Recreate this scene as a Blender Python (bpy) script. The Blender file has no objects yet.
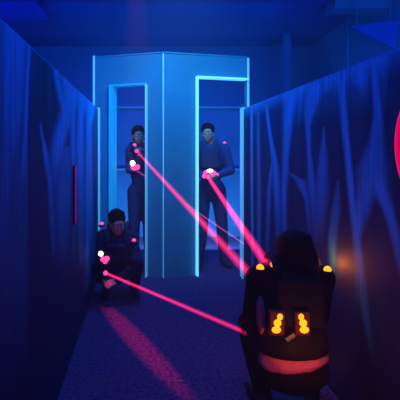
import bpy, bmesh, math, random
from mathutils import Vector, Matrix, noise
random.seed(7)
S = bpy.context.scene
C = S.collection
PI = math.pi

# ------------------------------------------------------------------ camera
EYE = 1.42
cd = bpy.data.cameras.new('camera'); cam = bpy.data.objects.new('camera', cd); C.objects.link(cam)
cam.location = (0, 0, EYE); cam.rotation_euler = (PI/2, 0, 0)
cd.sensor_width = 36; cd.lens = 430*36/400
cd.shift_x = (200-141.5)/400; cd.shift_y = -(200-149)/400
cd.clip_start = .05
S.camera = cam

# ------------------------------------------------------------------ world, exposure
w = bpy.data.worlds.new('world'); S.world = w; w.use_nodes = True
w.node_tree.nodes['Background'].inputs[0].default_value = (.0, .01, .1, 1)
w.node_tree.nodes['Background'].inputs[1].default_value = .3
# thin smoke haze fills the whole arena
_nt = w.node_tree; _vs = _nt.nodes.new('ShaderNodeVolumeScatter')
_vs.inputs['Color'].default_value = (.8, .9, 1, 1); _vs.inputs['Density'].default_value = .018; _vs.inputs['Anisotropy'].default_value = .2
_nt.links.new(_vs.outputs[0], _nt.nodes['World Output'].inputs['Volume'])
S.view_settings.view_transform = 'Standard'; S.view_settings.look = 'None'
S.view_settings.exposure = 0; S.view_settings.gamma = 1; S.view_settings.use_curve_mapping = False
try:
    S.cycles.use_denoising = True
    S.cycles.sample_clamp_indirect = 3
    S.cycles.max_bounces = 6
except Exception:
    pass

# ------------------------------------------------------------------ lamps of the arena, with added fills
def W(px, py, d): return ((px-141.5)*d/430, d, EYE-(py-149)*d/430)   # point at depth d
XL, XR, WE, WH = -.476, 1.117, 4.8, 1.862     # corridor walls, their far end, their height
def area(name, loc, target, sx, sy, col, power, spread=180):
    l = bpy.data.lights.new(name, 'AREA'); l.shape = 'RECTANGLE'; l.size = sx; l.size_y = sy
    l.color = col; l.energy = power; l.spread = math.radians(spread)
    o = bpy.data.objects.new(name, l); C.objects.link(o); o.location = loc
    o.rotation_euler = (Vector(target)-Vector(loc)).to_track_quat('-Z', 'Y').to_euler()
    return o
def point(name, loc, col, power, r=.02):
    l = bpy.data.lights.new(name, 'POINT'); l.color = col; l.energy = power; l.shadow_soft_size = r
    o = bpy.data.objects.new(name, l); C.objects.link(o); o.location = loc; return o
def spot(name, loc, target, col, power, ang, blend=.5, scale=(1, 1, 1), r=.03, roll=None):
    l = bpy.data.lights.new(name, 'SPOT'); l.color = col; l.energy = power
    l.spot_size = math.radians(ang); l.spot_blend = blend; l.shadow_soft_size = r
    o = bpy.data.objects.new(name, l); C.objects.link(o); o.location = loc
    q = (Vector(target)-Vector(loc)).to_track_quat('-Z', 'Y')
    o.rotation_euler = q.to_euler(); o.scale = scale
    return o
BLUE = (.0, .26, 1); CYAN = (.16, .62, 1); DEEP = (.0, .12, 1); PINK = (1, .03, .22); AMBER = (1, .2, .03)
# blue lamp hanging over the corridor, washing the panelled pillar
spot('panel_lamp', (.35, 3.2, 3.3), (.3, 4.95, 2.0), CYAN, 285, 85, 1, r=.2)
spot('corridor_lamp', (.3, 4.0, 3.3), (.3, 3.6, 1.3), BLUE, 185, 130, 1, r=.3)
# lamps behind the pillar, low and high
area('back_low_lamp', (.4, 6.0, .25), (.4, 8.3, .7), 3.0, .3, CYAN, 60)
area('back_high_lamp', (.4, 5.5, 3.3), (.4, 6.5, 0), 3.0, .6, DEEP, 80)
area('back_wall_fill', (.4, 7.4, 2.2), (.4, 8.3, 2.6), 3.0, .2, BLUE, 14)  # unseen fill added to brighten the upper back wall
# unseen fills added to brighten the hall ceiling in blue
area('ceiling_fill_left', (-2.6, 4.0, 2.2), (-1.4, 6.4, 3.4), .8, .8, DEEP, 70)
area('ceiling_fill_right', (2.6, 3.6, 2.2), (2.6, 6.2, 3.4), .8, .8, BLUE, 55)
area('wall_fill_front', (.4, 1.5, 3.3), (.0, 1.9, 1.2), 1.2, 1.2, DEEP, 34)  # overhead fill added to lift the near left wall
# unseen red spot added overhead: a long thin streak across the carpet
st = spot('red_streak_spot', (-.04, 3.2, 3.3), (-.04, 3.2, 0), (1, .02, .10), 800, 34, .9, r=.01)
_d = Vector((.66, -1.6, 0)).normalized()
st.rotation_euler = Matrix(((_d.x, -_d.y, 0), (_d.y, _d.x, 0), (0, 0, 1))).to_euler()
st.scale = (1, .11, 1)
point('beam_fill_near', (.50, 2.55, .95), PINK, 2.2, .08)  # added pink fill, tints nearby walls and player violet

# ------------------------------------------------------------------ materials
def mat(name, col, rough=.8, metal=0, var=.25, scale=30, emit=None, es=0, bump=0, spec=.3, sheen=0):
    m = bpy.data.materials.new(name); m.use_nodes = True
    nt = m.node_tree; b = nt.nodes['Principled BSDF']
    tc = nt.nodes.new('ShaderNodeTexCoord'); n = nt.nodes.new('ShaderNodeTexNoise')
    n.inputs['Scale'].default_value = scale; n.inputs['Detail'].default_value = 4
    nt.links.new(tc.outputs['Object'], n.inputs['Vector'])
    r = nt.nodes.new('ShaderNodeValToRGB')
    r.color_ramp.elements[0].position = .3; r.color_ramp.elements[1].position = .7
    r.color_ramp.elements[0].color = tuple(c*(1-var) for c in col)+(1,)
    r.color_ramp.elements[1].color = tuple(min(1, c*(1+var)) for c in col)+(1,)
    nt.links.new(n.outputs['Fac'], r.inputs['Fac']); nt.links.new(r.outputs[0], b.inputs['Base Color'])
    b.inputs['Roughness'].default_value = rough; b.inputs['Metallic'].default_value = metal
    b.inputs['Specular IOR Level'].default_value = spec
    if emit:
        b.inputs['Emission Color'].default_value = tuple(emit)+(1,); b.inputs['Emission Strength'].default_value = es
    if bump:
        bp = nt.nodes.new('ShaderNodeBump'); bp.inputs['Strength'].default_value = bump; bp.inputs['Distance'].default_value = .01
        nt.links.new(n.outputs['Fac'], bp.inputs['Height']); nt.links.new(bp.outputs[0], b.inputs['Normal'])
    return m
def mural_mat(name, dark, light):
    m = bpy.data.materials.new(name); m.use_nodes = True; nt = m.node_tree; b = nt.nodes['Principled BSDF']
    a = nt.nodes.new('ShaderNodeAttribute'); a.attribute_name = 'paint'
    tc = nt.nodes.new('ShaderNodeTexCoord'); mp = nt.nodes.new('ShaderNodeMapping'); mp.inputs['Scale'].default_value = (22, 22, 1.6)
    n = nt.nodes.new('ShaderNodeTexNoise'); n.inputs['Scale'].default_value = 1.5; n.inputs['Detail'].default_value = 5
    nt.links.new(tc.outputs['Object'], mp.inputs[0]); nt.links.new(mp.outputs[0], n.inputs['Vector'])
    mr = nt.nodes.new('ShaderNodeMapRange'); mr.inputs[1].default_value = .3; mr.inputs[2].default_value = .7
    mr.inputs[3].default_value = .65; mr.inputs[4].default_value = 1.2
    nt.links.new(n.outputs['Fac'], mr.inputs[0])
    mu = nt.nodes.new('ShaderNodeMath'); mu.operation = 'MULTIPLY'
    nt.links.new(a.outputs['Fac'], mu.inputs[0]); nt.links.new(mr.outputs[0], mu.inputs[1])
    mx = nt.nodes.new('ShaderNodeMix'); mx.data_type = 'RGBA'
    mx.inputs[6].default_value = dark+(1,); mx.inputs[7].default_value = light+(1,)
    nt.links.new(mu.outputs[0], mx.inputs[0]); nt.links.new(mx.outputs[2], b.inputs['Base Color'])
    b.inputs['Roughness'].default_value = .75; b.inputs['Specular IOR Level'].default_value = .2
    return m
def glow(name, col, s):
    return mat(name, tuple(c*.5 for c in col), .4, emit=col, es=s, var=.05)
def beam_mat(name, col, s):
    m = bpy.data.materials.new(name); m.use_nodes = True; nt = m.node_tree
    for n in list(nt.nodes): nt.nodes.remove(n)
    o = nt.nodes.new('ShaderNodeOutputMaterial'); e = nt.nodes.new('ShaderNodeEmission')
    e.inputs[0].default_value = col+(1,); e.inputs[1].default_value = s
    nt.links.new(e.outputs[0], o.inputs['Volume'])
    return m
M = dict(
    floor=mat('dark_carpet', (.06, .025, .11), .95, var=.75, scale=40, bump=.5),
    ceiling=mat('ceiling_paint', (.006, .013, .25),   .9, var=.06, scale=3),
    hall=mat('hall_wall_paint', (.008, .075, .22), .9, var=.1, scale=2),
    board=mat('blue_board', (.02, .19, .34), .6, var=.07, scale=4),
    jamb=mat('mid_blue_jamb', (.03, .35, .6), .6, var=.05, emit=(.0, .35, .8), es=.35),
    tube=mat('glowing_strip', (.6, .8, .9), .5, var=.04, emit=(.14, .62, 1), es=1.1),
    edge=mat('pale_edge_strip', (.5, .8, .9), .5, var=.04, emit=(.08, .5, 1), es=.3),
    wood=mat('black_painted_wood', (.02, .02, .06), .7),
    mural=mural_mat('mural_paint', (.003, .006, .07), (.02, .4, .95)),
    skin=mat('skin', (.42, .25, .19), .55, var=.08, scale=20),
    cloth=mat('hazed_cloth', (.015, .045, .16), .9, var=.3, scale=80, bump=.3),  # blue cast in the standing players' clothes imitates haze
    trousers=mat('hazed_trousers', (.012, .03, .11), .9, var=.3, scale=80, bump=.3),  # same haze-imitating blue cast
    vest=mat('vest_shell', (.010, .008, .012), .8, var=.3, scale=40, spec=.08),
    hazevest=mat('hazed_vest', (.010, .028, .10), .8, var=.3, scale=40),  # blue put into the far vests to sit with the hazed clothes
    strap=mat('vest_strap', (.014, .012, .018), .8),
    pale=mat('pale_shirt', (.7, .16, .22), .85, var=.12, scale=14, bump=.3),
    housing=mat('halo_tinted_housing', (.07, .008, .006), .7),  # dark red imitates the amber halo around the back lamps
    black=mat('black_cloth', (.010, .006, .008), .95, var=.3, scale=80, bump=.3, spec=.05),
    dim=mat('navy_cloth', (.010, .018, .05), .95, var=.3, scale=80, bump=.3),
    hair=mat('dark_hair', (.008, .004, .004), .8, var=.4, scale=60, spec=.08),
    shoe=mat('dark_shoe', (.02, .02, .03), .5),
    gun=mat('phaser_plastic', (.03, .03, .05), .35),
    chrome=mat('grey_metal', (.4, .42, .45), .35, metal=.8),
    pinkled=glow('pink_light', (1, .06, .3), 1.5),
    redled=glow('red_light', (1, .02, .12), 1.6),
    whiteled=glow('white_light', (.85, 1, .85), 6),
    amber=glow('amber_light', (1, .36, .01), 1.7),
    amberdim=glow('amber_light_dim', (1, .38, .1), .8),
    ring=glow('pink_ring', (.85, .0, .09), .75),
    redstreak=glow('red_streak_glow', (.5, .0, .14), .5),
    sign=mat('violet_disc', (.2, .2, .5), .6),
    eye=mat('eye', (.5, .5, .5), .3),
)

# ------------------------------------------------------------------ mesh helpers
def link(name, me, m, parent=None, smooth=True):
    o = bpy.data.objects.new(name, me); C.objects.link(o)
    if m: me.materials.append(m)
    for p in me.polygons: p.use_smooth = smooth
    if parent: o.parent = parent
    return o
def obj(name, bm, m, parent=None, smooth=False, bevel=0):
    if bevel:
        bmesh.ops.bevel(bm, geom=[e for e in bm.edges], offset=bevel, segments=2, affect='EDGES', profile=.6)
    bmesh.ops.recalc_face_normals(bm, faces=bm.faces)
    me = bpy.data.meshes.new(name); bm.to_mesh(me); bm.free()
    return link(name, me, m, parent, smooth)
def tag(o, label, cat, group=None):
    o['label'] = label; o['category'] = cat
    if group: o['group'] = group
    return o
def struct(o): o['kind'] = 'structure'; return o
def thing(name, label, cat, loc=(0, 0, 0), rz=0, group=None):
    o = bpy.data.objects.new(name, None); C.objects.link(o); o.empty_display_size = .1
    o.location = loc; o.rotation_euler = (0, 0, rz); return tag(o, label, cat, group)
def BM(): return bmesh.new()
def box(bm, c, s, rot=None):
    mt = Matrix.Translation(c) @ (rot.to_4x4() if rot else Matrix()) @ Matrix.Diagonal((s[0], s[1], s[2], 1))
    bmesh.ops.create_cube(bm, size=1, matrix=mt); return bm
def ell(bm, c, r, rot=None, u=20, v=14):
    mt = Matrix.Translation(c) @ (rot.to_4x4() if rot else Matrix()) @ Matrix.Diagonal((r[0], r[1], r[2], 1))
    bmesh.ops.create_uvsphere(bm, u_segments=u, v_segments=v, radius=1, matrix=mt); return bm
def cap(bm, p0, r0, p1, r1, n=14, flat=1.0, fdir=None):
    """tapered limb with round ends; flat<1 squashes it along fdir"""
    p0 = Vector(p0); p1 = Vector(p1); ax = (p1-p0); L = ax.length
    ax = ax.normalized() if L > 1e-6 else Vector((0, 0, 1))
    fd = Vector(fdir) if fdir else Vector((0, 1, 0))
    if abs(ax.dot(fd.normalized())) > .95: fd = Vector((1, 0, .1))
    b = (fd-ax*fd.dot(ax)).normalized(); a = ax.cross(b)
    rings = []
    prof = []
    for k in range(1, 4): t = k/4*PI/2; prof.append((p0-ax*r0*math.cos(t), r0*math.sin(t)))
    for k in range(0, 5): t = k/4; prof.append((p0.lerp(p1, t), r0*(1-t)+r1*t))
    for k in range(1, 4): t = k/4*PI/2; prof.append((p1+ax*r1*math.sin(t), r1*math.cos(t)))
    for c, r in prof:
        rings.append([bm.verts.new(c+a*(r*math.cos(j/n*2*PI))+b*(r*flat*math.sin(j/n*2*PI))) for j in range(n)])
    s = bm.verts.new(p0-ax*r0); e = bm.verts.new(p1+ax*r1)
    for i in range(len(rings)-1):
        for j in range(n):
            bm.faces.new((rings[i][j], rings[i][(j+1) % n], rings[i+1][(j+1) % n], rings[i+1][j]))
    for j in range(n):
        bm.faces.new((s, rings[0][(j+1) % n], rings[0][j])); bm.faces.new((e, rings[-1][j], rings[-1][(j+1) % n]))
    return bm
def cyl(bm, p0, p1, r, r1=None, n=16):
    p0 = Vector(p0); p1 = Vector(p1); d = p1-p0
    mt = Matrix.Translation((p0+p1)/2) @ d.to_track_quat('Z', 'Y').to_matrix().to_4x4()
    bmesh.ops.create_cone(bm, cap_ends=True, segments=n, radius1=r, radius2=r if r1 is None else r1, depth=d.length, matrix=mt)
    return bm
def prism(bm, pts, axis, lo, hi):
    """outline pts extruded along axis 'x'/'y'/'z'"""
    def P(p, t):
        return {'x': (t, p[0], p[1]), 'y': (p[0], t, p[1]), 'z': (p[0], p[1], t)}[axis]
    a = [bm.verts.new(P(p, lo)) for p in pts]; b = [bm.verts.new(P(p, hi)) for p in pts]
    bm.faces.new(a); bm.faces.new(b[::-1])
    for i in range(len(pts)):
        j = (i+1) % len(pts); bm.faces.new((a[i], a[j], b[j], b[i]))
    return bm
def fuse(name, bm, m, parent, voxel=.009, it=4):
    """fuse overlapping volumes into one continuous surface"""
    bmesh.ops.recalc_face_normals(bm, faces=bm.faces)
    me = bpy.data.meshes.new(name); bm.to_mesh(me); bm.free()
    t = bpy.data.objects.new('tmp', me); C.objects.link(t)
    r = t.modifiers.new('r', 'REMESH'); r.mode = 'VOXEL'; r.voxel_size = voxel
    s = t.modifiers.new('s', 'SMOOTH'); s.iterations = it; s.factor = .5
    dg = bpy.context.evaluated_depsgraph_get(); dg.update()
    res = bpy.data.meshes.new_from_object(t.evaluated_get(dg)); res.name = name
    bpy.data.objects.remove(t); 
    return link(name, res, m, parent, True)
def frame(up, fwd):
    z = Vector(up).normalized(); y = -Vector(fwd); y = (y-z*y.dot(z)).normalized(); x = y.cross(z)
    return Matrix((x, y, z)).transposed()      # local -Y looks along fwd

# ------------------------------------------------------------------ setting
def wall_grid(name, x, thick, strokes, base, y0=.2):
    ny, nz = 320, 130
    bm = BM(); rows = []
    for i in range(ny+1):
        y = y0+(WE-y0)*i/ny
        rows.append([bm.verts.new((x, y, WH*k/nz)) for k in range(nz+1)])
    for i in range(ny):
        for k in range(nz):
            bm.faces.new((rows[i][k], rows[i+1][k], rows[i+1][k+1], rows[i][k+1]))
    front = [r[:] for r in rows]
    x2 = x+thick
    b0 = [bm.verts.new((x2, y0, 0)), bm.verts.new((x2, y0, WH)), bm.verts.new((x2, WE, 0)), bm.verts.new((x2, WE, WH))]
    bm.faces.new((b0[0], b0[1], b0[3], b0[2]))
    bm.faces.new([b0[1]]+[r[-1] for r in rows]+[b0[3]])
    bm.faces.new([b0[2], b0[3]]+[v for v in rows[-1][::-1]])
    bm.faces.new([b0[0]]+[v for v in rows[0]]+[b0[1]])
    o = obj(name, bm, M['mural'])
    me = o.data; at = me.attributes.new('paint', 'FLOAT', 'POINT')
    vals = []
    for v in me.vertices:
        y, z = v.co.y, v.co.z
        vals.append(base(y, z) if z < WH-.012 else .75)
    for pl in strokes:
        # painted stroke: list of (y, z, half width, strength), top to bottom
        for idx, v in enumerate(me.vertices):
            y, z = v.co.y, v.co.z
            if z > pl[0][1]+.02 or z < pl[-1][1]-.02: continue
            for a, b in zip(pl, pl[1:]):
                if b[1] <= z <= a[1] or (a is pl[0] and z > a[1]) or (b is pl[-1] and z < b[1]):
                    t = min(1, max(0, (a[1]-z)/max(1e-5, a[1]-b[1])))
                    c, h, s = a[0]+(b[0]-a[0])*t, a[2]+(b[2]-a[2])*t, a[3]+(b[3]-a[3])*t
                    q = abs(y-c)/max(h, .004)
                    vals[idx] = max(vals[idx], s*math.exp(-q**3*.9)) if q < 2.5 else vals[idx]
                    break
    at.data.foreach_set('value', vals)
    return struct(o)
def wp(X, strokes):
    """stroke points noted as seen from the eye point (px, py, half width, strength) -> wall coordinates"""
    out = []
    for pl in strokes:
        r = []
        for (px, py, hw, s) in pl:
            y = X*430/(px-141.5); z = EYE-(py-149)*y/430
            r.append((y, z, max(hw*1.35*y/abs(px-141.5), .008), s*1.25))
        r = [(a_, b_, c_, min(1, s_*(1.3 if X < 0 else 1))) for a_, b_, c_, s_ in r]; r.sort(key=lambda t: -t[1]); out.append(r)
    return out
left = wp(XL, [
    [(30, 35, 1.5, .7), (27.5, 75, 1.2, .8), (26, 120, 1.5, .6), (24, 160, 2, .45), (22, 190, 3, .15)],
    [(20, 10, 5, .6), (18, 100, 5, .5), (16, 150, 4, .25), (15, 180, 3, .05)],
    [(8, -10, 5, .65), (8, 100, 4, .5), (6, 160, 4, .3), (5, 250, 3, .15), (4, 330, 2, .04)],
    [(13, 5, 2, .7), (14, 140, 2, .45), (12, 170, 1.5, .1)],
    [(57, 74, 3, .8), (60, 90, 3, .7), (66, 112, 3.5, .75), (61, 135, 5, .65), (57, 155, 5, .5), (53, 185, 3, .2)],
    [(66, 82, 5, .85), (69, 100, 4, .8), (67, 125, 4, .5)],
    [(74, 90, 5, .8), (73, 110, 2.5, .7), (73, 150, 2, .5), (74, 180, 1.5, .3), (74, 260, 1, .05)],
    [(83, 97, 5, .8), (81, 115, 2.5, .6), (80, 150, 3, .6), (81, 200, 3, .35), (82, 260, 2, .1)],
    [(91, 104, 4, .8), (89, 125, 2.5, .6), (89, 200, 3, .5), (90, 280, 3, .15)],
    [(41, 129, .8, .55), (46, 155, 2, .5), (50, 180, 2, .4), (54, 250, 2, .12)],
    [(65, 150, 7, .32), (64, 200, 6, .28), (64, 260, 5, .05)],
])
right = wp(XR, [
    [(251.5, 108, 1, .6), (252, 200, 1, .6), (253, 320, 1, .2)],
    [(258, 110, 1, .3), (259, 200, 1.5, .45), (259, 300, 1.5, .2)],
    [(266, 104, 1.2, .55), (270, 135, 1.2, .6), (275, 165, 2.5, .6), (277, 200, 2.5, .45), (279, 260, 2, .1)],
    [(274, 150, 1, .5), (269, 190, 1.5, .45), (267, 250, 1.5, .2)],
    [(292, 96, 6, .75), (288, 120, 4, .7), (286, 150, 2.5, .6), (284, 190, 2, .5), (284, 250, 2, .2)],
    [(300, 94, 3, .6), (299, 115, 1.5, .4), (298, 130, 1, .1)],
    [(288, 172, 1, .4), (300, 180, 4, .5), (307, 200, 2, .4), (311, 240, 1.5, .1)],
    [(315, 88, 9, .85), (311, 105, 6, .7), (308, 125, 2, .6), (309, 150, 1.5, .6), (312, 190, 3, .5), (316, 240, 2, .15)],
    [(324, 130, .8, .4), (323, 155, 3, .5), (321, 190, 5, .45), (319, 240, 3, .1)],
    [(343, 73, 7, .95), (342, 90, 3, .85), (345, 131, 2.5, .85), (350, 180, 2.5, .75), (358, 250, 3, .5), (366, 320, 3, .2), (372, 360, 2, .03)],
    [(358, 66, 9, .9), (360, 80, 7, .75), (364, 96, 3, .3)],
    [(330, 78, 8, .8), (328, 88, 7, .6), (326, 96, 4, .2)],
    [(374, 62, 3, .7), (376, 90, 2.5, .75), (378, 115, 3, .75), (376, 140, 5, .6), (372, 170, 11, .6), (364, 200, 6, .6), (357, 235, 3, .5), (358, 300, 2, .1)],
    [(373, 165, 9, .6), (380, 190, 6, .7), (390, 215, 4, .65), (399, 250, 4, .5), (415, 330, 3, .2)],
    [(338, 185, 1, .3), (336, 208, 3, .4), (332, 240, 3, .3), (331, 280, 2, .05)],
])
def base_l(y, z):  # paint lightens upward, imitating the falloff of overhead light
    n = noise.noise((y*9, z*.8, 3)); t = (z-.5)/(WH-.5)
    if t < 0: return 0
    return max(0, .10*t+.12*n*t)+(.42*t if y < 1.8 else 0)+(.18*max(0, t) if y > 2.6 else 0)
def base_r(y, z):  # same painted light falloff, with a lighter band along the top
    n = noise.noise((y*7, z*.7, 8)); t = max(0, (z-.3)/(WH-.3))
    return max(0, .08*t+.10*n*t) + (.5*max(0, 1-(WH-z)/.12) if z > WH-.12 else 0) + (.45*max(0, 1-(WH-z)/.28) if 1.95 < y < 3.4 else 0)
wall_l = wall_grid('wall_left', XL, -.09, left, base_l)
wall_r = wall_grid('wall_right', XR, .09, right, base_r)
# pale end strips on the corridor walls
for X, nm, s in ((XL, 'trim_1', 1), (XR, 'trim_2', -1)):
    struct(obj(nm, box(BM(), (X-s*.04, WE-.04, WH/2+.006), (.106, .12, WH+.012)), M['edge']))
# hall shell
HX0, HX1, HY0, HY1, HZ = -3.3, 3.2, -1.0, 8.3, 3.4
struct(obj('floor', box(BM(), ((HX0+HX1)/2, (HY0+HY1)/2, -.05), (HX1-HX0+.4, HY1-HY0+.4, .1)), M['floor']))
struct(obj('ceiling', box(BM(), ((HX0+HX1)/2, (HY0+HY1)/2, HZ+.05), (HX1-HX0+.4, HY1-HY0+.4, .1)), M['ceiling']))
struct(obj('wall_back', box(BM(), ((HX0+HX1)/2, HY1+.05, HZ/2), (HX1-HX0+.2, .1, HZ)), M['hall']))
struct(obj('wall_front', box(BM(), ((HX0+HX1)/2, HY0-.05, HZ/2), (HX1-HX0+.2, .1, HZ)), M['hall']))
struct(obj('wall_hall_left', box(BM(), (HX0-.05, (HY0+HY1)/2, HZ/2), (.1, HY1-HY0, HZ)), M['hall']))
struct(obj('wall_hall_right', box(BM(), (HX1+.05, (HY0+HY1)/2, HZ/2), (.1, HY1-HY0, HZ)), M['hall']))
# low wall standing behind the pillar (its top line crosses both openings)
struct(obj('wall_middle', box(BM(), (.4, 7.0, 1.04), (5.2, .08, 2.08)), M['hall']))
struct(obj('trim_3', box(BM(), (.4, 6.97, 2.09), (5.2, .12, .03)), M['board']))
# rail seen through the openings
struct(obj('trim_4', box(BM(), (.9, 6.93, 1.09), (3.0, .05, .03)), M['board']))

# two-faced board pillar with a doorway in each face
PT = 2.478
def panel(name, A, B, x0, x1, ztop, label, edgeleft, edgeright, zb=0.0):
    """board from A to B (plan points) with a doorway between fractions x0 and x1"""
    A = Vector(A+(0,)); B = Vector(B+(0,)); L = (B-A).length; u = (B-A).normalized()
    t = thing(name, label, 'partition', A, math.atan2(u.y, u.x))
    bm = BM(); T = .05
    pts = [(0, 0), (x0*L, 0), (x0*L, ztop), (x1*L, ztop), (x1*L, 0), (L, 0), (L, PT), (0, PT)]
    prism(bm, pts, 'y', 0, T); obj('board', bm, M['board'], t)
    j = .015 if edgeleft else .05
    for xx, nm in ((x0*L+j/2-.002, 'door_jamb'), (x1*L-.006, 'door_jamb')):
        j = j if xx < .4*L else .012
        if edgeleft and xx > x1*L*.6: continue      # the far side has the outer strip only
        obj(nm, box(BM(), (xx, T/2-.02, ztop/2), (j, T+.07, ztop)), M['jamb'] if (not edgeleft and xx < x1*L*.6) else M['tube'] if edgeleft else M['edge'] if (xx > x1*L*.6) else M['board'], t)
    obj('door_head', box(BM(), ((x0+x1)/2*L, T/2-.02, ztop-.008), ((x1-x0)*L, T+.07, .016)), M['jamb' if not edgeleft else 'tube'], t)
    return t, L, T
pA, pC, pB = (-.541, 5.0), (.239, 4.74), (1.227, 5.0)
t1, L1, T1 = panel('board_partition', pA, pC, .24, .78, 2.15, 'left blue board of the pillar, doorway with the narrower darker frame', False, False)
t2, L2, T2 = panel('board_partition', pC, pB, .375, .992, 2.235, 'right blue board of the pillar with the bright-edged doorway', True, False)
obj('edge_strip', box(BM(), (-.012, T1/2, (WH+PT)/2), (.022, T1+.02, PT-WH+.05)), M['edge'], t1)
obj('edge_strip', box(BM(), (L2+.012, T2/2, PT/2), (.024, T2+.02, PT)), M['edge'], t2)
obj('top_rail', box(BM(), (L1/2, T1/2, PT+.008), (L1, T1+.02, .016)), M['board'], t1)
obj('top_rail', box(BM(), (L2/2, T2/2, PT+.008), (L2, T2+.02, .016)), M['board'], t2)
tag(obj('corner_strip', box(BM(), (pC[0], pC[1]-.014, 1.235), (.010, .02, 2.47)), M['edge']), 'thin pale upright strip down the middle corner of the pillar', 'strip')

# ceiling fixtures seen over the walls
t = thing('ceiling_vent', 'ribbed vent panel on the ceiling above the left wall', 'vent', (-1.85, 6.0, HZ))
obj('vent_frame', box(BM(), (0, 0, -.02), (1.0, .9, .04)), M['ceiling'], t)
bm = BM()
for k in range(8): box(bm, (0, -.36+.1*k, -.055), (.94, .03, .03), Matrix.Rotation(.4, 3, 'X'))
obj('slats', bm, M['ceiling'], t)
tag(obj('ceiling_beam', box(BM(), (2.85, 5.7, HZ-.08), (.7, .3, .16)), M['hall']), 'dark beam crossing the ceiling above the right wall', 'beam')
def hang_panel(pts, d, label):
    q = [W(x, y, d) for x, y in pts]; o = q[0]
    t = thing('hanging_panel', label, 'panel', o)
    obj('panel_board', prism(BM(), [(p[0]-o[0], p[2]-o[2]) for p in q], 'y', 0, .06), M['ceiling'], t)
    for f in (.15, .85):
        x = (q[0][0]+(q[1][0]-q[0][0])*f)-o[0]; z = (q[0][2]+(q[1][2]-q[0][2])*f)-o[2]
        obj('hanger', cyl(BM(), (x, .03, z-.02), (x, .03, HZ-o[2]), .006), M['hall'], t)
hang_panel([(351, 26), (399, 20), (396, 49)], 5.35, 'triangular panel hung from the ceiling at the upper right, the larger one')
hang_panel([(310, 11), (336, 17), (311, 34)], 7.2, 'small triangular panel hung from the ceiling beside the square dark post')
tag(obj('upright_pole', cyl(BM(), (2.83, 5.9, 0), (2.83, 5.9, 3.4), .012), M['hall']), 'slim pole rising behind the right wall below the beam', 'pole')
tag(obj('upright_post', box(BM(), (2.5, 7.4, 1.7), (.12, .08, 3.4)), M['hall']), 'square dark post far back above the right wall', 'post')

# round ring sign on the right wall
t = thing('round_sign', 'round sign with a glowing pink rim on the right wall', 'sign', (XR, 1.60, 1.44))
bm = BM(); rs = []
for i in range(64):
    a = i/64*2*PI; c = Vector((-.008, math.cos(a)*.265, math.sin(a)*.265)); n = Vector((0, math.cos(a), math.sin(a)))
    rs.append([bm.verts.new(c+n*(.017*math.cos(b/10*2*PI))+Vector((1, 0, 0))*(.007*math.sin(b/10*2*PI))) for b in range(10)])
for i in range(64):
    for b in range(10):
        bm.faces.new((rs[i][b], rs[(i+1) % 64][b], rs[(i+1) % 64][(b+1) % 10], rs[i][(b+1) % 10]))
obj('rim', bm, M['ring'], t, True)
obj('disc', cyl(BM(), (-.006, 0, 0), (-.001, 0, 0), .255, n=64), M['sign'], t)
# thin red streak on the left wall, made as an added glowing bar
t = thing('wall_streak', 'thin upright dim red streak on the left wall, an added glowing bar', 'red streak', (XL, 2.99, 1.10))
obj('streak_base', box(BM(), (.008, 0, 0), (.014, .014, .41)), M['wood'], t)
obj('streak_bar', cyl(BM(), (.016, 0, -.2), (.016, 0, .2), .006), M['redstreak'], t, True)

# ------------------------------------------------------------------ people
def lerp(a, b, t): return tuple(a[i]+(b[i]-a[i])*t for i in range(3))
def V(*a): return Vector(a)
def hand(bm, wrist, palm_dir, palm_nrm, thumb_side, curl=.9, s=1.0):
    """palm, five separate curled fingers; palm_nrm points out of the palm, fingers curl towards it"""
    w0 = V(*wrist); d = V(*palm_dir).normalized(); n = V(*palm_nrm); n = (n-d*n.dot(d)).normalized(); sd = d.cross(n)*thumb_side
    pc = w0+d*.05*s
    for k in range(4):
        off = (.5-k/3)*.062*s
        cap(bm, w0+d*.012+sd*off*.5, .016*s, w0+d*.085*s+sd*off, .013*s, 10)
    ln = (.072, .080, .074, .058)
    for k in range(4):
        off = (.5-k/3)*.068*s; p = w0+d*.088*s+sd*off; dd = d.copy(); r = .0095*s; L = ln[k]*s
        for seg in range(3):
            q = Matrix.Rotation(0, 3, 'X'); ang = curl*(seg+.6)
            dd = d*math.cos(ang)+n*math.sin(ang)
            p2 = p+dd*L*(.42, .33, .25)[seg]; cap(bm, p, r, p2, r*.9, 10); p = p2; r *= .9
    p = w0+d*.025*s+sd*.028*s; p1 = p+(d*.5+sd*.7+n*.5).normalized()*.042*s; p2 = p1+(d*.8+n*.6+sd*.1).normalized()*.032*s
    cap(bm, p, .014*s, p1, .011*s, 10); cap(bm, p1, .011*s, p2, .009*s, 10)
def head(bm, c, R, s=1.0):
    """head with face; R columns: x side, -y face direction, z up"""
    def P(x, y, z): return V(*c)+R @ V(x*s, y*s, z*s)
    def E(x, y, z, a, b, d): ell(bm, P(x, y, z), (a*s, b*s, d*s), R)
    E(0, .012, .03, .074, .092, .085); E(0, -.01, -.03, .062, .075, .078); E(0, -.035, -.078, .034, .036, .028)
    E(0, -.088, -.012, .011, .016, .024); E(0, -.098, -.026, .015, .012, .010)
    E(0, -.078, .028, .05, .014, .012)
    for sx in (-1, 1):
        E(sx*.074, .005, -.01, .009, .018, .03); E(sx*.035, -.066, -.03, .02, .016, .016)
    E(0, -.083, -.055, .024, .010, .006); E(0, -.081, -.064, .020, .010, .006)
def face_bits(parent, c, R, s=1.0):
    for sx in (-1, 1):
        obj('eye', ell(BM(), V(*c)+R @ V(sx*.031*s, -.082*s, .006*s), (.013*s, .009*s, .009*s), R), M['eye'], parent, True)
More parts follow.
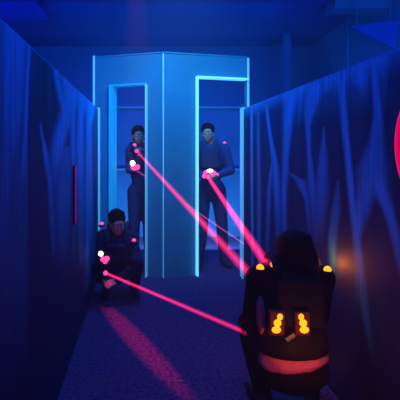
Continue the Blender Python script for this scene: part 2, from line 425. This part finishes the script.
def torso(bm, J, g, slim=1.0, shoulders=True):
    Rt = frame(V(*J['neck'])-V(*J['waist']), J['face_t']); Rp = frame(V(*J['waist'])-V(*J['pelvis']), J['face_p'])
    ch = V(*lerp(J['waist'], J['neck'], .60))
    ell(bm, ch, ((.155)*slim+g, .105+g, .19+g*.6), Rt); 
    ell(bm, V(*lerp(J['waist'], J['neck'], .15)), (.128*slim+g, .092+g, .14+g), Rt)
    if shoulders:
        for k in ('a', 'b'):
            cap(bm, lerp(J['neck'], J['sh_'+k], .25), .062+g*.6, J['sh_'+k], .054*slim+g)
            cap(bm, lerp(J['sh_'+k], J['waist'], .1), .06+g, lerp(J['sh_'+k], J['waist'], .55), .07*slim+g)
def hips(bm, J, g, slim=1.0):
    Rp = frame(V(*J['waist'])-V(*J['pelvis']), J['face_p'])
    ell(bm, J['pelvis'], (.155*slim+g, .108+g, .115+g), Rp)
    cap(bm, J['pelvis'], .105+g, lerp(J['pelvis'], J['waist'], .8), .098+g)
def legs(bm, J, g, to=1.0):
    for k in ('a', 'b'):
        cap(bm, J['hip_'+k], .085+g, J['knee_'+k], .056+g)
        cap(bm, J['knee_'+k], .056+g, lerp(J['knee_'+k], J['ank_'+k], .35), .054+g)
        cap(bm, lerp(J['knee_'+k], J['ank_'+k], .35), .054+g, lerp(J['knee_'+k], J['ank_'+k], to), .036+g)
def person(name, label, loc, rz, J, hands, slim=1.0, sleeve=1.0, midriff=False, vox=.009, mc='cloth', mt='trousers'):
    t = thing(name, label, 'person', loc, rz)
    bm = BM()
    Rh = frame(J.get('head_up', (0, 0, 1)), J['face_h'])
    head(bm, J['head'], Rh)
    cap(bm, lerp(J['neck'], J['head'], -.1), .058*slim, lerp(J['neck'], J['head'], .7), .05*slim)
    torso(bm, J, 0, slim); hips(bm, J, 0, slim); legs(bm, J, 0)
    for k in ('a', 'b'):
        cap(bm, J['sh_'+k], .05*slim, J['el_'+k], .038*slim); cap(bm, J['el_'+k], .038*slim, J['wr_'+k], .026*slim)
        a, tt = V(*J['ank_'+k]), V(*J['toe_'+k]); cap(bm, a, .035, lerp(a, tt, .2), .035); cap(bm, a-V(0, 0, .02), .03, tt, .024)
        h = hands[k]; hand(bm, J['wr_'+k], h[0], h[1], h[2], h[3] if len(h) > 3 else .9)
    fuse('body', bm, M['skin'], t, vox, 3)
    face_bits(t, J['head'], Rh)
    bm = BM(); torso(bm, J, .014, slim)
    if not midriff: cap(bm, lerp(J['pelvis'], J['waist'], .5), .115*slim, J['waist'], .11*slim)
    for k in ('a', 'b'):
        e = J['el_'+k]; cap(bm, J['sh_'+k], .064*slim, lerp(J['sh_'+k], e, min(1, sleeve)), (.052 if sleeve >= 1 else .058)*slim)
        if sleeve > 1: cap(bm, e, .052*slim, lerp(e, J['wr_'+k], sleeve-1), .038)
    fuse('shirt', bm, M[mc], t, .012, 3)
    bm = BM(); hips(bm, J, .016, slim); legs(bm, J, .014, .93)
    fuse('trousers', bm, M[mt], t, .012, 3)
    for k in ('a', 'b'):
        a, tt = V(*J['ank_'+k]), V(*J['toe_'+k]); bm = BM(); dn = J.get('sole_'+k, (0, 0, -1)); dn = V(*dn)
        back = a-(tt-a).normalized()*.04
        cap(bm, a, .045, lerp(a, tt, .3), .047); cap(bm, back+dn*.02, .038, tt+dn*.0, .036); 
        fuse('shoe', bm, M['shoe'], t, .012, 2)
    return t, Rh
def short_hair(parent, c, R):
    bm = BM()
    def P(x, y, z): return V(*c)+R @ V(x, y, z)
    ell(bm, P(0, .02, .045), (.084, .096, .085), R); ell(bm, P(0, .045, .0), (.078, .068, .085), R)
    rnd = random.Random(3)
    for k in range(40):
        a = rnd.uniform(0, 2*PI); b = rnd.uniform(.25, 1.2)
        d = V(math.sin(b)*math.cos(a), math.sin(b)*math.sin(a), math.cos(b))
        if d.y < -.5 and d.z < .6: continue
        p = P(d.x*.08, .02+d.y*.092, .045+d.z*.082); cap(bm, p, .014, p+R @ (d*.006+V(0, .012, -.02)), .008, 8)
    return fuse('hair', bm, M['hair'], parent, .008, 2)
def vest(parent, J, slim, front_led, back_led, sh_a, sh_b, led_sh, vm='hazevest'):
    """game vest: torso shell with chest pack, back pack, shoulder pads carrying lamps"""
    bm = BM(); nk = V(*J['neck']); wa = V(*J['waist']); R = frame(nk-wa, J['face_t'])
    mid = wa.lerp(nk, .55)
    ell(bm, mid, (.166*slim+.02, .125+.02, .19), R)
    v = fuse('vest', bm, M[vm], parent, .012, 2)
    def P(x, y, z): return mid+R @ V(x*slim, y, z)
    obj('chest_pack', box(BM(), P(0, -.145, .02), (.20*slim, .05, .20), R), M[vm], v, bevel=.012)
    obj('back_pack', box(BM(), P(0, .15, .0), (.23*slim, .055, .22), R), M[vm], v, bevel=.014)
    for s, k in ((-1, 'a'), (1, 'b')):
        bm = BM(); prev = None
        for i in range(9):
            a = PI*i/8; p = P(s*.095, -.13*math.cos(a), .10+.125*math.sin(a)); 
            if prev: cap(bm, prev, .022, p, .022, 8)
            prev = p
        fuse('strap', bm, M[vm], v, .01, 1)
        shp = sh_a if k == 'a' else sh_b
        if shp is not None:
            m = led_sh if not isinstance(led_sh, tuple) else led_sh[0 if k == 'a' else 1]
            pc = V(*shp); obj('shoulder_pod', ell(BM(), pc-V(0, 0, .014), (.032, .032, .018)), M[vm], v, True)
            obj('shoulder_lamp', ell(BM(), pc+V(0, 0, .004), (.02, .02, .02)), m, v, True)
    for (x, z, r, m) in front_led:
        obj('chest_lamp', ell(BM(), P(x, -.172, z), (r, .012, r), R), m, v, True)
    for (x, z, r, m) in back_led:
        obj('back_lamp', ell(BM(), P(x, .180, z), (r, .010, r), R), m, v, True)
    return v
def phaser(loc, direction, label, led=None):
    """hand-held game blaster pointing along direction; its muzzle is at the origin"""
    t = thing('laser_blaster', label, 'toy gun', loc)
    q = frame((0, 0, 1), direction) if abs(V(*direction).normalized().z) < .9 else frame((0, 1, 0), direction)
    d = V(*direction).normalized(); z = V(0, 0, 1); z = (z-d*z.dot(d)).normalized(); x = d.cross(z)
    R = Matrix((x, -d, z)).transposed()
    def P(a, b, c): return R @ V(a, b, c)
    bm = BM(); prism(bm, [(.03, -.022), (.03, .022), (.09, .04), (.26, .04), (.30, .015), (.30, -.02), (.12, -.028)], 'x', -.022, .022)
    bmesh.ops.transform(bm, matrix=R.to_4x4(), verts=bm.verts); obj('gun_body', bm, M['gun'], t, bevel=.004)
    obj('barrel', cyl(BM(), P(0, .002, 0), P(0, .06, 0), .019), M['gun'], t, True)
    obj('muzzle_lens', ell(BM(), P(0, .0, 0), (.022, .010, .022), R), led or M['pinkled'], t, True)
    bm = BM(); box(bm, P(0, .22, -.075), (.03, .04, .11), R @ Matrix.Rotation(-.25, 3, 'X')); obj('grip', bm, M['gun'], t, bevel=.008)
    bm = BM(); prev = None
    for i in range(7):
        a = PI*i/6; p = P(0, .165+.028*math.cos(a), -.03-.03*math.sin(a))
        if prev: cap(bm, prev, .004, p, .004, 6)
        prev = p
    obj('trigger_guard', bm, M['gun'], t, True)
    obj('sensor_lamp', ell(BM(), P(0, .11, .045), (.022, .028, .018), R), led or M['pinkled'], t, True)
    return t
def beam(p0, p1, r0, r1, s, label, col=(1, .005, .15)):
    p0 = V(*p0); p1 = V(*p1)
    # outer glow of the lit haze, brighter thin core inside
    bm = cyl(BM(), V(0, 0, 0), p1-p0, r0, r1, 20)
    o = obj('laser_beam', bm, beam_mat('beam_light', col, s), None, True); o.location = p0
    tag(o, label, 'laser beam')
    c = obj('beam_core', cyl(BM(), V(0, 0, 0), (p1-p0)*.999, r0*.5, r1*.5, 16), beam_mat('beam_core_light', col[:1]+(.06, .22), s*1.6), o, True)
    return o

# ---- standing player in the left doorway (turned, leaning out past the board)
LX, LY = W(140, 267, 5.22)[0], 5.22
def loc_of(p, o): return (p[0]-o[0], p[1]-o[1], p[2])
o1 = (LX, LY)
muz1 = W(136.5, 151, 4.98); chest1 = W(134.5, 167, 5.05)
J = dict(pelvis=(.02, .03, .93), waist=(.01, .02, 1.06), neck=(-.01, 0, 1.43), head=(-.02, -.03, 1.575),
    face_t=(-.45, -1, 0), face_p=(-.5, -1, 0), face_h=(.1, -1, -.1),
    sh_a=(-.125, .02, 1.40), sh_b=(.15, -.03, 1.40), el_a=(-.13, -.10, 1.17), el_b=(.17, -.16, 1.17),
    wr_a=(-.055, -.08, 1.36), wr_b=(.03, -.12, 1.34),
    hip_a=(-.06, .03, .90), hip_b=(.09, .02, .90), knee_a=(-.07, -.02, .49), knee_b=(.10, -.04, .49),
    ank_a=(-.07, .05, .075), ank_b=(.11, .03, .075), toe_a=(-.11, -.11, .04), toe_b=(.10, -.13, .04))
hn = dict(a=((.35, -.3, .5), (1, -.1, -.1), -1), b=((-.4, -.3, .6), (-.8, .1, -.3), 1))
p1, Rh = person('person', 'person standing in the left doorway, turned and aiming a blaster at face height', (LX, LY, 0), 0, J, hn, .9, 2)
short_hair(p1, J['head'], Rh)
vest(p1, J, .88, [(-.02, .0, .032, M['whiteled']), (-.055, -.05, .032, M['pinkled']), (.0, -.055, .034, M['pinkled']), (.05, -.045, .032, M['pinkled'])],
     [(0, 0, .02, M['redled'])], (-.115, .0, 1.475), None, M['strap'])
t_end1 = W(257, 282, 2.30)
phaser(muz1, V(*t_end1)-V(*muz1), 'laser blaster held up by the player in the left doorway')
# ---- standing player in the right doorway
RX, RY = W(211, 267, 5.2)[0], 5.2
J = dict(pelvis=(.0, .03, .95), waist=(.0, .02, 1.08), neck=(-.02, 0, 1.46), head=(-.045, -.03, 1.605),
    face_t=(-.15, -1, 0), face_p=(-.1, -1, 0), face_h=(-.15, -1, -.15),
    sh_a=(-.18, 0, 1.42), sh_b=(.17, .02, 1.42), el_a=(-.21, -.07, 1.15), el_b=(.23, -.04, 1.16),
    wr_a=(-.10, -.24, 1.11), wr_b=(.05, -.26, 1.12),
    hip_a=(-.09, .03, .92), hip_b=(.09, .03, .92), knee_a=(-.11, -.03, .50), knee_b=(.13, -.02, .50),
    ank_a=(-.13, .04, .075), ank_b=(.16, .05, .075), toe_a=(-.17, -.12, .04), toe_b=(.21, -.10, .04))
hn = dict(a=((.7, -.5, .1), (.3, .3, -.8), 1), b=((-.7, -.5, .1), (-.3, .3, -.8), -1))
p2, Rh = person('person', 'person standing in the right doorway, firing a blaster held at the chest', (RX, RY, 0), 0, J, hn, 1.0, 2)
short_hair(p2, J['head'], Rh)
vest(p2, J, 1.0, [], [(0, 0, .02, M['redled'])], None, (.165, .0, 1.487), M['pinkled'])
muz2 = W(208, 177, 4.86); end2 = W(268, 266, 2.30)
phaser(muz2, V(*end2)-V(*muz2), 'laser blaster held at the chest in the right doorway')
# light pack lit on top of that blaster
t = thing('light_pod', 'white and pink lamp pack glowing on the right doorway player', 'lamp', W(210, 171, 4.90))
obj('lamp_body', box(BM(), (0, .02, -.03), (.10, .04, .06)), M['vest'], t, bevel=.01)
obj('white_lens', ell(BM(), (0, -.005, .005), (.034, .014, .018)), M['whiteled'], t, True)
for x, z in ((-.05, -.02), (.045, -.02), (.075, -.045), (.01, -.035), (-.065, -.06)): obj('pink_lens', ell(BM(), (x, -.002, z), (.026, .014, .024)), M['pinkled'], t, True)
# ---- crouching player at the left wall
CX, CY = W(117, 293, 4.2)[0], 4.2
J = dict(pelvis=(.05, .10, .24), waist=(.04, .07, .36), neck=(.02, -.06, .60), head=(.01, -.12, .715),
    face_t=(-.1, -1, -.3), face_p=(0, -1, .0), face_h=(.25, -1, -.15), head_up=(0, -.25, 1),
    sh_a=(-.135, -.06, .585), sh_b=(.155, -.04, .55), el_a=(-.16, -.14, .36), el_b=(.20, -.20, .36),
    wr_a=(-.12, -.20, .19), wr_b=(.02, -.30, .22),
    hip_a=(-.06, .09, .24), hip_b=(.13, .09, .24), knee_a=(-.10, -.22, .40), knee_b=(.19, -.22, .38),
    ank_a=(-.09, .02, .075), ank_b=(.17, .0, .075), toe_a=(-.11, -.14, .04), toe_b=(.20, -.15, .04))
hn = dict(a=((.2, -.8, -.1), (.8, .1, .1), -1), b=((-.7, -.4, -.1), (-.3, .3, -.8), -1))
p3, Rh = person('person', 'person crouching low by the end of the left wall, firing from near the floor', (CX, CY, 0), 0, J, hn, .9, 2, mc='dim', mt='dim')
short_hair(p3, J['head'], Rh)
_w = W(134, 241, 4.08); _pod = (_w[0]-CX, -.12, _w[2])
vest(p3, J, .9, [], [(0, 0, .02, M['redled'])], (-.14, -.09, .70), _pod, M['pinkled'])
muz3 = W(105.5, 273, 3.92); end3 = W(247, 333, 2.30)
phaser(muz3, V(*end3)-V(*muz3), 'laser blaster of the crouching player, low beside the left wall')
t = thing('light_pod', 'white and red lamp pack in front of the crouching player', 'lamp', W(103, 257, 3.84))
obj('lamp_body', box(BM(), (0, .03, 0), (.10, .04, .09)), M['vest'], t, bevel=.01)
obj('white_lens', ell(BM(), (-.02, .0, .03), (.022, .014, .022)), M['whiteled'], t, True)
for x, z in ((.0, -.02), (.035, -.015), (.018, -.038)): obj('red_lens', ell(BM(), (x, 0, z), (.024, .014, .024)), M['pinkled'], t, True)

# ---- foreground player, back to us, crouching
FX, FY = W(294, 432, 2.24)[0], 2.24
J = dict(pelvis=(.0, .0, .28), waist=(.0, .04, .43), neck=(.005, .10, .765), head=(.045, .13, .86),
    face_t=(-.0, 1, .0), face_p=(0, 1, .0), face_h=(-.25, 1, -.1),
    sh_a=(-.165, .09, .725), sh_b=(.19, .09, .72), el_a=(-.205, .10, .44), el_b=(.20, .16, .48),
    wr_a=(-.12, .30, .58), wr_b=(.04, .32, .60),
    hip_a=(-.09, .02, .26), hip_b=(.09, .02, .26), knee_a=(-.14, .38, .36), knee_b=(.17, .36, .36),
    ank_a=(-.13, .10, .075), ank_b=(.13, .10, .075), toe_a=(-.16, .27, .04), toe_b=(.16, .27, .04))
hn = dict(a=((.6, .5, .2), (.6, -.3, -.2), 1), b=((-.7, .4, .2), (-.2, -.3, -.8), 1))
p4, Rh = person('person', 'person crouching in the foreground, back turned, with long dark hair and an amber-lit vest', (FX, FY, 0), 0, J, hn, .95, 1.5, True, .007, 'black', 'black')
# pale band of shirt showing between vest and trousers
bm = BM(); n = 48; ring = []
for zi, (z, g) in enumerate(((.300, .018), (.306, .026), (.33, .024), (.35, .022), (.37, .020), (.385, .012))):
    cy = .0+(z-.28)*.28; row = []
    for j in range(n):
        a = j/n*2*PI; wv = .003*math.sin(a*9+zi)+.002*math.sin(a*17)
        row.append(bm.verts.new(((.155+g+wv)*math.cos(a), cy+(.118+g+wv)*math.sin(a), z+.010*math.cos(a)+(5-zi)/5*.022*(1+math.cos(a)))))
    ring.append(row)
for i in range(5):
    for j in range(n): bm.faces.new((ring[i][j], ring[i][(j+1) % n], ring[i+1][(j+1) % n], ring[i+1][j]))
bm.faces.new(ring[0][::-1]); bm.faces.new(ring[-1])
o = obj('shirt_hem', bm, M['pale'], p4, True); o['label'] = 'pale band below the vest'
obj('shirt_side', ell(BM(), (-.172, .01, .55), (.022, .05, .10)), M['pale'], p4, True)
bm = BM(); prev = []
for z, rx, ry in ((.372, .176, .142), (.376, .186, .152), (.43, .188, .152), (.50, .176, .142), (.52, .15, .12)):
    prev.append([bm.verts.new((rx*math.cos(q/40*2*PI), .028+(z-.37)*.25+ry*math.sin(q/40*2*PI), z+.006*math.cos(q/40*2*PI))) for q in range(40)])
for lo, hi in zip(prev, prev[1:]):
    for q in range(40): bm.faces.new((lo[q], lo[(q+1) % 40], hi[(q+1) % 40], hi[q]))
bm.faces.new(prev[0][::-1]); bm.faces.new(prev[-1]); obj('vest_belt', bm, M['vest'], p4, True)
# long hair
bm = BM(); hc = V(*J['head'])
def PH(x, y, z): return hc+V(x, y, z)
ell(bm, PH(0, -.01, .02), (.104, .105, .098)); ell(bm, PH(-.002, -.045, -.05), (.114, .072, .12)); ell(bm, PH(0, -.06, -.13), (.12, .05, .10))
rnd = random.Random(5)
for k in range(70):
    a = rnd.uniform(-1.35, 1.35); x = math.sin(a); top = PH(x*.075, -.02-math.cos(a)*.06, .07+rnd.uniform(-.02, .02))
    m1 = PH(x*.112, -.03-math.cos(a)*.085, -.04); m2 = PH(x*(.122+rnd.uniform(-.008, .012)), -.045-math.cos(a)*.075, -.15)
    e = PH(x*(.118+rnd.uniform(-.01, .02)), -.06-math.cos(a)*.05, -.23+rnd.uniform(-.035, .03))
    cap(bm, top, .010, m1, .012, 7); cap(bm, m1, .012, m2, .010, 7); cap(bm, m2, .010, e, .004, 7)
fuse('hair', bm, M['hair'], p4, .0055, 1)
v = vest(p4, J, 1.0, [], [], (-.165, .04, .785), (.192, .04, .775), (M['amber'], M['amber']), 'vest')
nk = V(*J['neck']); wa = V(*J['waist']); R4 = frame(nk-wa, (0, -1, 0)); mid = wa.lerp(nk, .55)
# back lamps: each a stack of three amber cells on a raised housing
def PB(x, y, z): return V(x, mid.y-.21+y, z)
for s, cx in ((-1, -.13), (1, -.005)):
    hs = obj('lamp_housing', box(BM(), V(cx, mid.y-.195, .565), (.075, .035, .12)), M['housing'], v, bevel=.01)
    for (dx, dz, rx, rz) in ((.012 if s < 0 else -.010, .035, .014, .016), (.0, .005, .019, .018), (-.006*s*-1, -.028, .023, .017)):
        obj('back_lamp', ell(BM(), V(cx+dx, mid.y-.213, .565+dz), (rx, .010, rz)), M['amber'], v, True)
obj('buckle', box(BM(), V(-.06, mid.y-.19, .49), (.05, .012, .02), Matrix.Rotation(-.6, 3, 'Y')), M['chrome'], v, bevel=.003)
obj('collar_lamp', ell(BM(), V(-.105, .03, .81), (.012, .012, .014)), M['amberdim'], v, True)
# amber light the vest lamps cast
point('vest_light_a', (FX-.125, FY-.34, .53), AMBER, 1.3, .03)
point('vest_light_b', (FX+.02, FY-.34, .53), AMBER, 1.3, .03)
point('shoulder_light', (1.06, 2.45, .77), (1, .2, .02), 3.0, .02)
point('doorway_light_left', W(134, 166, 4.85), PINK, .25, .03)
point('doorway_light_right', W(210, 171, 4.75), PINK, .25, .03)
point('crouch_light', W(103, 258, 3.8), PINK, .05, .03)
phaser((FX-.02, FY+.55, .66), (-.35, 1, .1), 'laser blaster held in front of the crouching foreground player', M['redled'])

# ------------------------------------------------------------------ laser beams in the haze
beam(muz1, t_end1, .016, .030, 5.5, 'thick pink laser beam from the left doorway player down to the foreground player')
beam(muz2, end2, .022, .030, 5.2, 'thick pink laser beam from the right doorway player to the foreground shoulder')
beam(muz3, end3, .015, .015, 11, 'low red laser beam from the crouching player to the foreground elbow')
beam(W(136, 170, 4.98), W(244, 244, 4.62), .008, .008, 22, 'thin faint pink laser beam from the left doorway to the right wall end', (.9, .12, .5))
